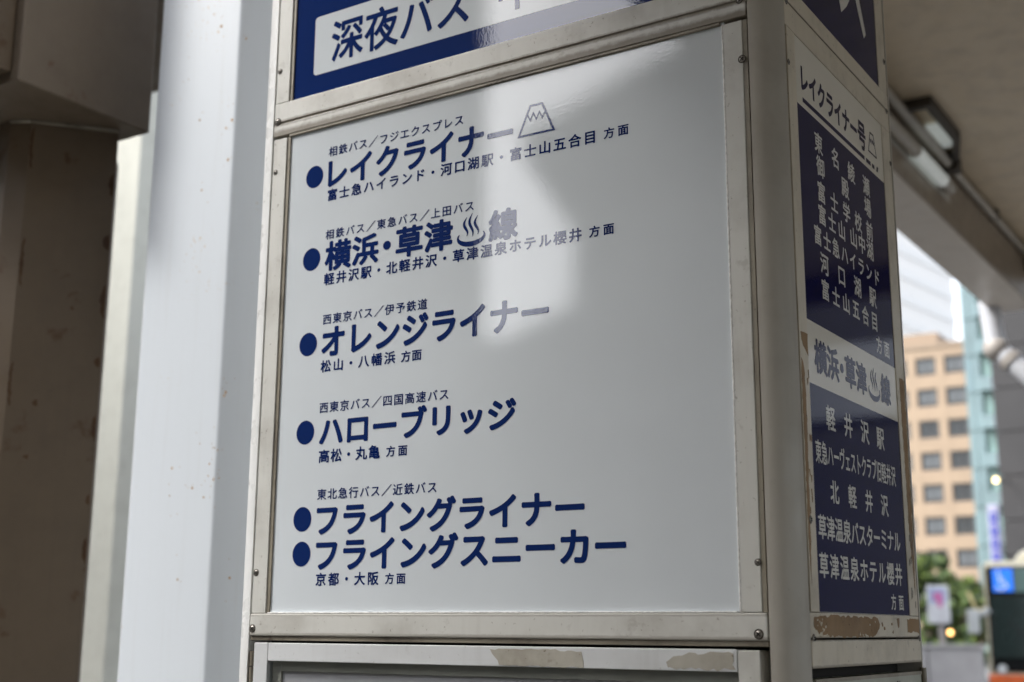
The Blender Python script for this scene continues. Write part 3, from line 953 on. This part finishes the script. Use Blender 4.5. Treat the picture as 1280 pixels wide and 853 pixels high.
# low barrier wall
m_conc = plain('pale_concrete', (.36, .35, .35), .8, var=.08, vscale=3, bump=.3)
bw = root('barrier_wall', 'low pale concrete barrier wall below the notice board', 'wall', (-4.5, Y(23), -.15))
x = -11.25 + (B(-.2356, 23) - (-11.25)) % .9
i = 0
while x < B(-.2356, 23) - .5:
    box('wall_slab', (x + .012, Y(23), -.15), (x + .888, Y(23) + .16, 1.23), m_conc, bw, .012)
    x += .9; i += 1
box('coping', (-11.3, Y(23) - .03, 1.231), (B(-.2356, 23) + .01, Y(23) + .19, 1.29), m_conc, bw, .01)

# amber vehicle light behind the wall, built as a lamp on an added post
al = root('amber_light', 'round amber vehicle light glowing in front of the dark trees right of the notice board post', 'lamp', (B(-.2572, 36), Y(36), -.15))
m_amber = plain('amber_glow', (1, .6, .25), emit=(1.0, .50, .16), es=2.2)
bm = bmesh.new()
bmesh.ops.create_uvsphere(bm, u_segments=12, v_segments=8, radius=.062, matrix=Matrix.Translation((B(-.2572, 36), Y(36), 1.478)))
mesh_obj('bulb', bm, m_amber, al, True)
tube('post', (B(-.2572, 36), Y(36) + .03, -.15), (B(-.2572, 36), Y(36) + .03, 1.43), .04, m_grey2, al)

# ------------------------------------------------------------------ bus
m_cream_bus = plain('bus_cream', (.60, .55, .40), .3, ior=1.5, var=.02)
m_orange = plain('bus_orange', (.62, .12, .03), .3)
m_black = plain('bus_black_mask', (.008, .009, .009), .12)
m_wscreen = plain('bus_windscreen', (.012, .022, .020), .06, ior=1.6)
m_display = plain('bus_display_reflection', (.12, .19, .175), .2)  # greenish reflection on the display painted as base colour
m_bluep = plain('bus_blue_sign', (.02, .16, .75), .3, emit=(.02, .20, .95), es=.22)
m_whitep = plain('bus_white_figure', (.75, .80, .85), .4)
m_mirror = plain('mirror_white', (.50, .52, .52), .3)
m_yellow = plain('mirror_arm_yellow', (.60, .50, .24), .4)
m_tyre = plain('tyre', (.02, .02, .02), .8)
m_lens = plain('headlight_lens', (.7, .72, .72), .08)
dy = 30.0
bx = B(-.2325, dy); by = Y(dy)
bus = root('bus', 'cream city bus with an orange skirt, black windscreen and blue square sign', 'bus', (bx + 1.25, by + 5, -.15))
box('body', (bx, by + .06, .25), (bx + 2.5, by + 10.5, 3.02), m_cream_bus, bus, .13, 5)
box('skirt', (bx - .01, by + .05, .16), (bx + 2.51, by + 10.51, .62), m_orange, bus, .05, 3)
box('bumper', (bx + .03, by - .04, .17), (bx + 2.47, by + .05, .60), m_orange, bus, .04, 3)
msk = box('front_mask', (bx + .10, by + .0, .66), (bx + 2.40, by + .0595, 2.90), m_black, bus, .04, 3)
bm = bmesh.new()
vv = [bm.verts.new(p) for p in ((bx + .16, by - .0005, .95), (bx + 2.34, by - .0005, .95), (bx + 2.34, by - .0005, 2.26), (bx + .16, by - .0005, 2.26),
                                (bx + .17, by - .135, .96), (bx + 2.33, by - .135, .96), (bx + 2.33, by - .018, 2.25), (bx + .17, by - .018, 2.25))]
for f in ((3, 2, 1, 0), (4, 5, 6, 7), (0, 1, 5, 4), (1, 2, 6, 5), (2, 3, 7, 6), (3, 0, 4, 7)):
    bm.faces.new([vv[i] for i in f])
mesh_obj('windscreen', bm, m_wscreen, bus)
box('destination_display', (bx + .68, by - .014, 2.34), (bx + 2.25, by - .0005, 2.84), m_display, bus, .005)
bs_ = box('blue_square_sign', (bx + .24, by - .016, 2.36), (bx + .66, by - .0005, 2.84), m_bluep, bus, .006)
fb = front(by - .016)
bm = bmesh.new()
add_stroke(bm, [(bx + .37, 2.73), (bx + .40, 2.56), (bx + .49, 2.55), (bx + .55, 2.44)], .045, fb, .004)
add_stroke(bm, [(bx + .38, 2.64), (bx + .47, 2.64)], .035, fb, .005)
cc_ = [(bx + .41 + .10 * math.cos(R(200 + i * 20)), 2.50 + .10 * math.sin(R(200 + i * 20))) for i in range(10)]
add_stroke(bm, cc_, .035, fb, .006)
bm.faces.new([bm.verts.new(fb(bx + .365 + .03 * math.cos(R(i * 30)), 2.785 + .03 * math.sin(R(i * 30)), .004)) for i in range(12)])
mesh_obj('wheelchair_mark', bm, m_whitep, bs_)
box('roof_unit', (bx + .85, by + .9, 2.98), (bx + 2.2, by + 3.2, 3.24), m_cream_bus, bus, .12, 4)
bm = bmesh.new()
bmesh.ops.create_uvsphere(bm, u_segments=20, v_segments=12, radius=.42, matrix=Matrix.Translation((bx + 1.02, by + .75, 2.97)) @ Matrix.Diagonal((1.1, 1, .85, 1)))
mesh_obj('roof_dome', bm, m_cream_bus, bus, True)
for sx in (bx + .22, bx + 2.28):
    tube('headlight', (sx + (.10 if sx < bx + 1 else -.10), by - .06, .72), (sx + (.10 if sx < bx + 1 else -.10), by + .02, .72), .09, m_lens, bus)
for sx, dr in ((bx + .02, 1), (bx + 2.48, -1)):
    for wy in (by + 2.6, by + 7.9):
        w_ = tube('wheel', (sx - .01 * dr, wy, .33), (sx + .27 * dr, wy, .33), .48, m_tyre, bus, 28)
        tube('rim', (sx - .03 * dr, wy, .33), (sx - .012 * dr, wy, .33), .26, m_mirror, w_, 20)
for i in range(6):
    box('side_window', (bx - .012, by + 1.0 + i * 1.55, 1.35), (bx + .02, by + 2.4 + i * 1.55, 2.45), m_wscreen, bus, .02)
    box('side_window', (bx + 2.48, by + 1.0 + i * 1.55, 1.35), (bx + 2.512, by + 2.4 + i * 1.55, 2.45), m_wscreen, bus, .02)
for rs, dr in ((0, 1), (2.5, -1)):
    mx = bx + rs
    arm = bmesh.new()
    add_tube(arm, (mx - .26 * dr, by - .18, 2.34), (mx - .10 * dr, by - .22, 1.95), .035, 10)
    add_tube(arm, (mx - .10 * dr, by - .22, 1.95), (mx + .12 * dr, by + .05, 2.02), .030, 10)
    mo = mesh_obj('mirror_arm', arm, m_yellow, bus, True)
    box('mirror', (min(mx - .30 * dr, mx - .04 * dr), by - .30, 1.46), (max(mx - .30 * dr, mx - .04 * dr), by - .16, 1.98), m_mirror, mo, .04, 3)
tube('round_mirror', (bx + .0, by - .22, 1.86), (bx + .17, by - .22, 1.97), .075, m_mirror, bus)
tube('wiper', (bx + 1.2, by - .155, .98), (bx + .55, by - .09, 1.75), .012, m_black, bus)
tube('wiper', (bx + 2.1, by - .155, .98), (bx + 1.45, by - .09, 1.75), .012, m_black, bus)
box('number_plate', (bx + 1.03, by - .052, .30), (bx + 1.47, by - .0405, .52), m_whitep, bus, .003)

# ================================================================== out of view
m_opp = plain('opposite_building_wall', (.045, .044, .042), .8, var=.15, vscale=.5)
ob = root('terminal_building', 'shaded stepped station building that shows as a grey reflection in the glossy route panel', 'building', (0, -16, -.15))
def xz_prism(name, pts, ya, yb, mat, parent):
    bm = bmesh.new()
    a = [bm.verts.new((x, ya, z)) for x, z in pts]
    b = [bm.verts.new((x, yb, z)) for x, z in pts]
    bm.faces.new(a); bm.faces.new(list(reversed(b)))
    n = len(pts)
    for i in range(n):
        bm.faces.new((a[i], a[(i + 1) % n], b[(i + 1) % n], b[i]))
    bmesh.ops.recalc_face_normals(bm, faces=bm.faces)
    bmesh.ops.triangulate(bm, faces=bm.faces)
    return mesh_obj(name, bm, mat, parent)
xz_prism('wall', [(-12.9, -.15), (-12.9, 4.9), (-7.35, 5.1), (-6.4, 5.4), (-6.35, 6.3), (-7.1, 7.4), (-7.14, 7.8), (-5.0, 8.45), (14, 13), (14, -.15)], -12, -12.6, m_opp, ob)
xz_prism('sky_block_wall', [(-30, -.15), (-30, 12), (-13, 12), (-13, -.15)], -12, -13, m_opp, ob)  # unseen wall added to block low sky light from the panel
pc = root('concrete_pillar', 'pillar known from its reflection, widened and raised to block light from the panel', 'pillar', (-2.7, -3.5, 0))
m_pil = plain('pillar_grey', (.07, .07, .068), .6)
box('shaft', (-3.75, -3.9, 0.02), (-2.22, -3.1, 9.4), m_pil, pc, .01)  # made wider and taller to block sky and sun from the panel
box('base', (-3.8, -3.95, -.15), (-2.17, -3.05, .02), m_pil, pc, .01)

m_left = plain('left_building_wall', (.12, .118, .11), .8, var=.15, vscale=.3)
lb = root('terminal_building', 'unseen building left of the shelter, added to block low sky light', 'building', (-14, 4, -.15))
box('wall', (-20, -6, -.15), (-12, 30, 13.0), m_left, lb)  # unseen block added to keep low sky light off the panel
box('roof_edge', (-20, -6.2, 13.0), (-11.8, 30.2, 13.5), m_pil, lb)
m_refl = plain('right_building_wall', (.05, .05, .05), .8, var=.15, vscale=.3)
m_reflp = plain('right_building_pale_band', (.26, .28, .31), .6)
rb = root('reflected_wing', 'unseen dark building with one pale band, added to shape the side panel reflection', 'building', (20, 46, -.15))
box('wall', (7, 42, -.15), (60, 60, 8.6), m_refl, rb)
box('pale_band', (7, 41.8, 8.6), (60, 60, 11.2), m_reflp, rb)  # pale strip added to mirror a soft haze in the side panel
box('upper_wall', (7, 42, 11.2), (60, 60, 24), m_refl, rb)
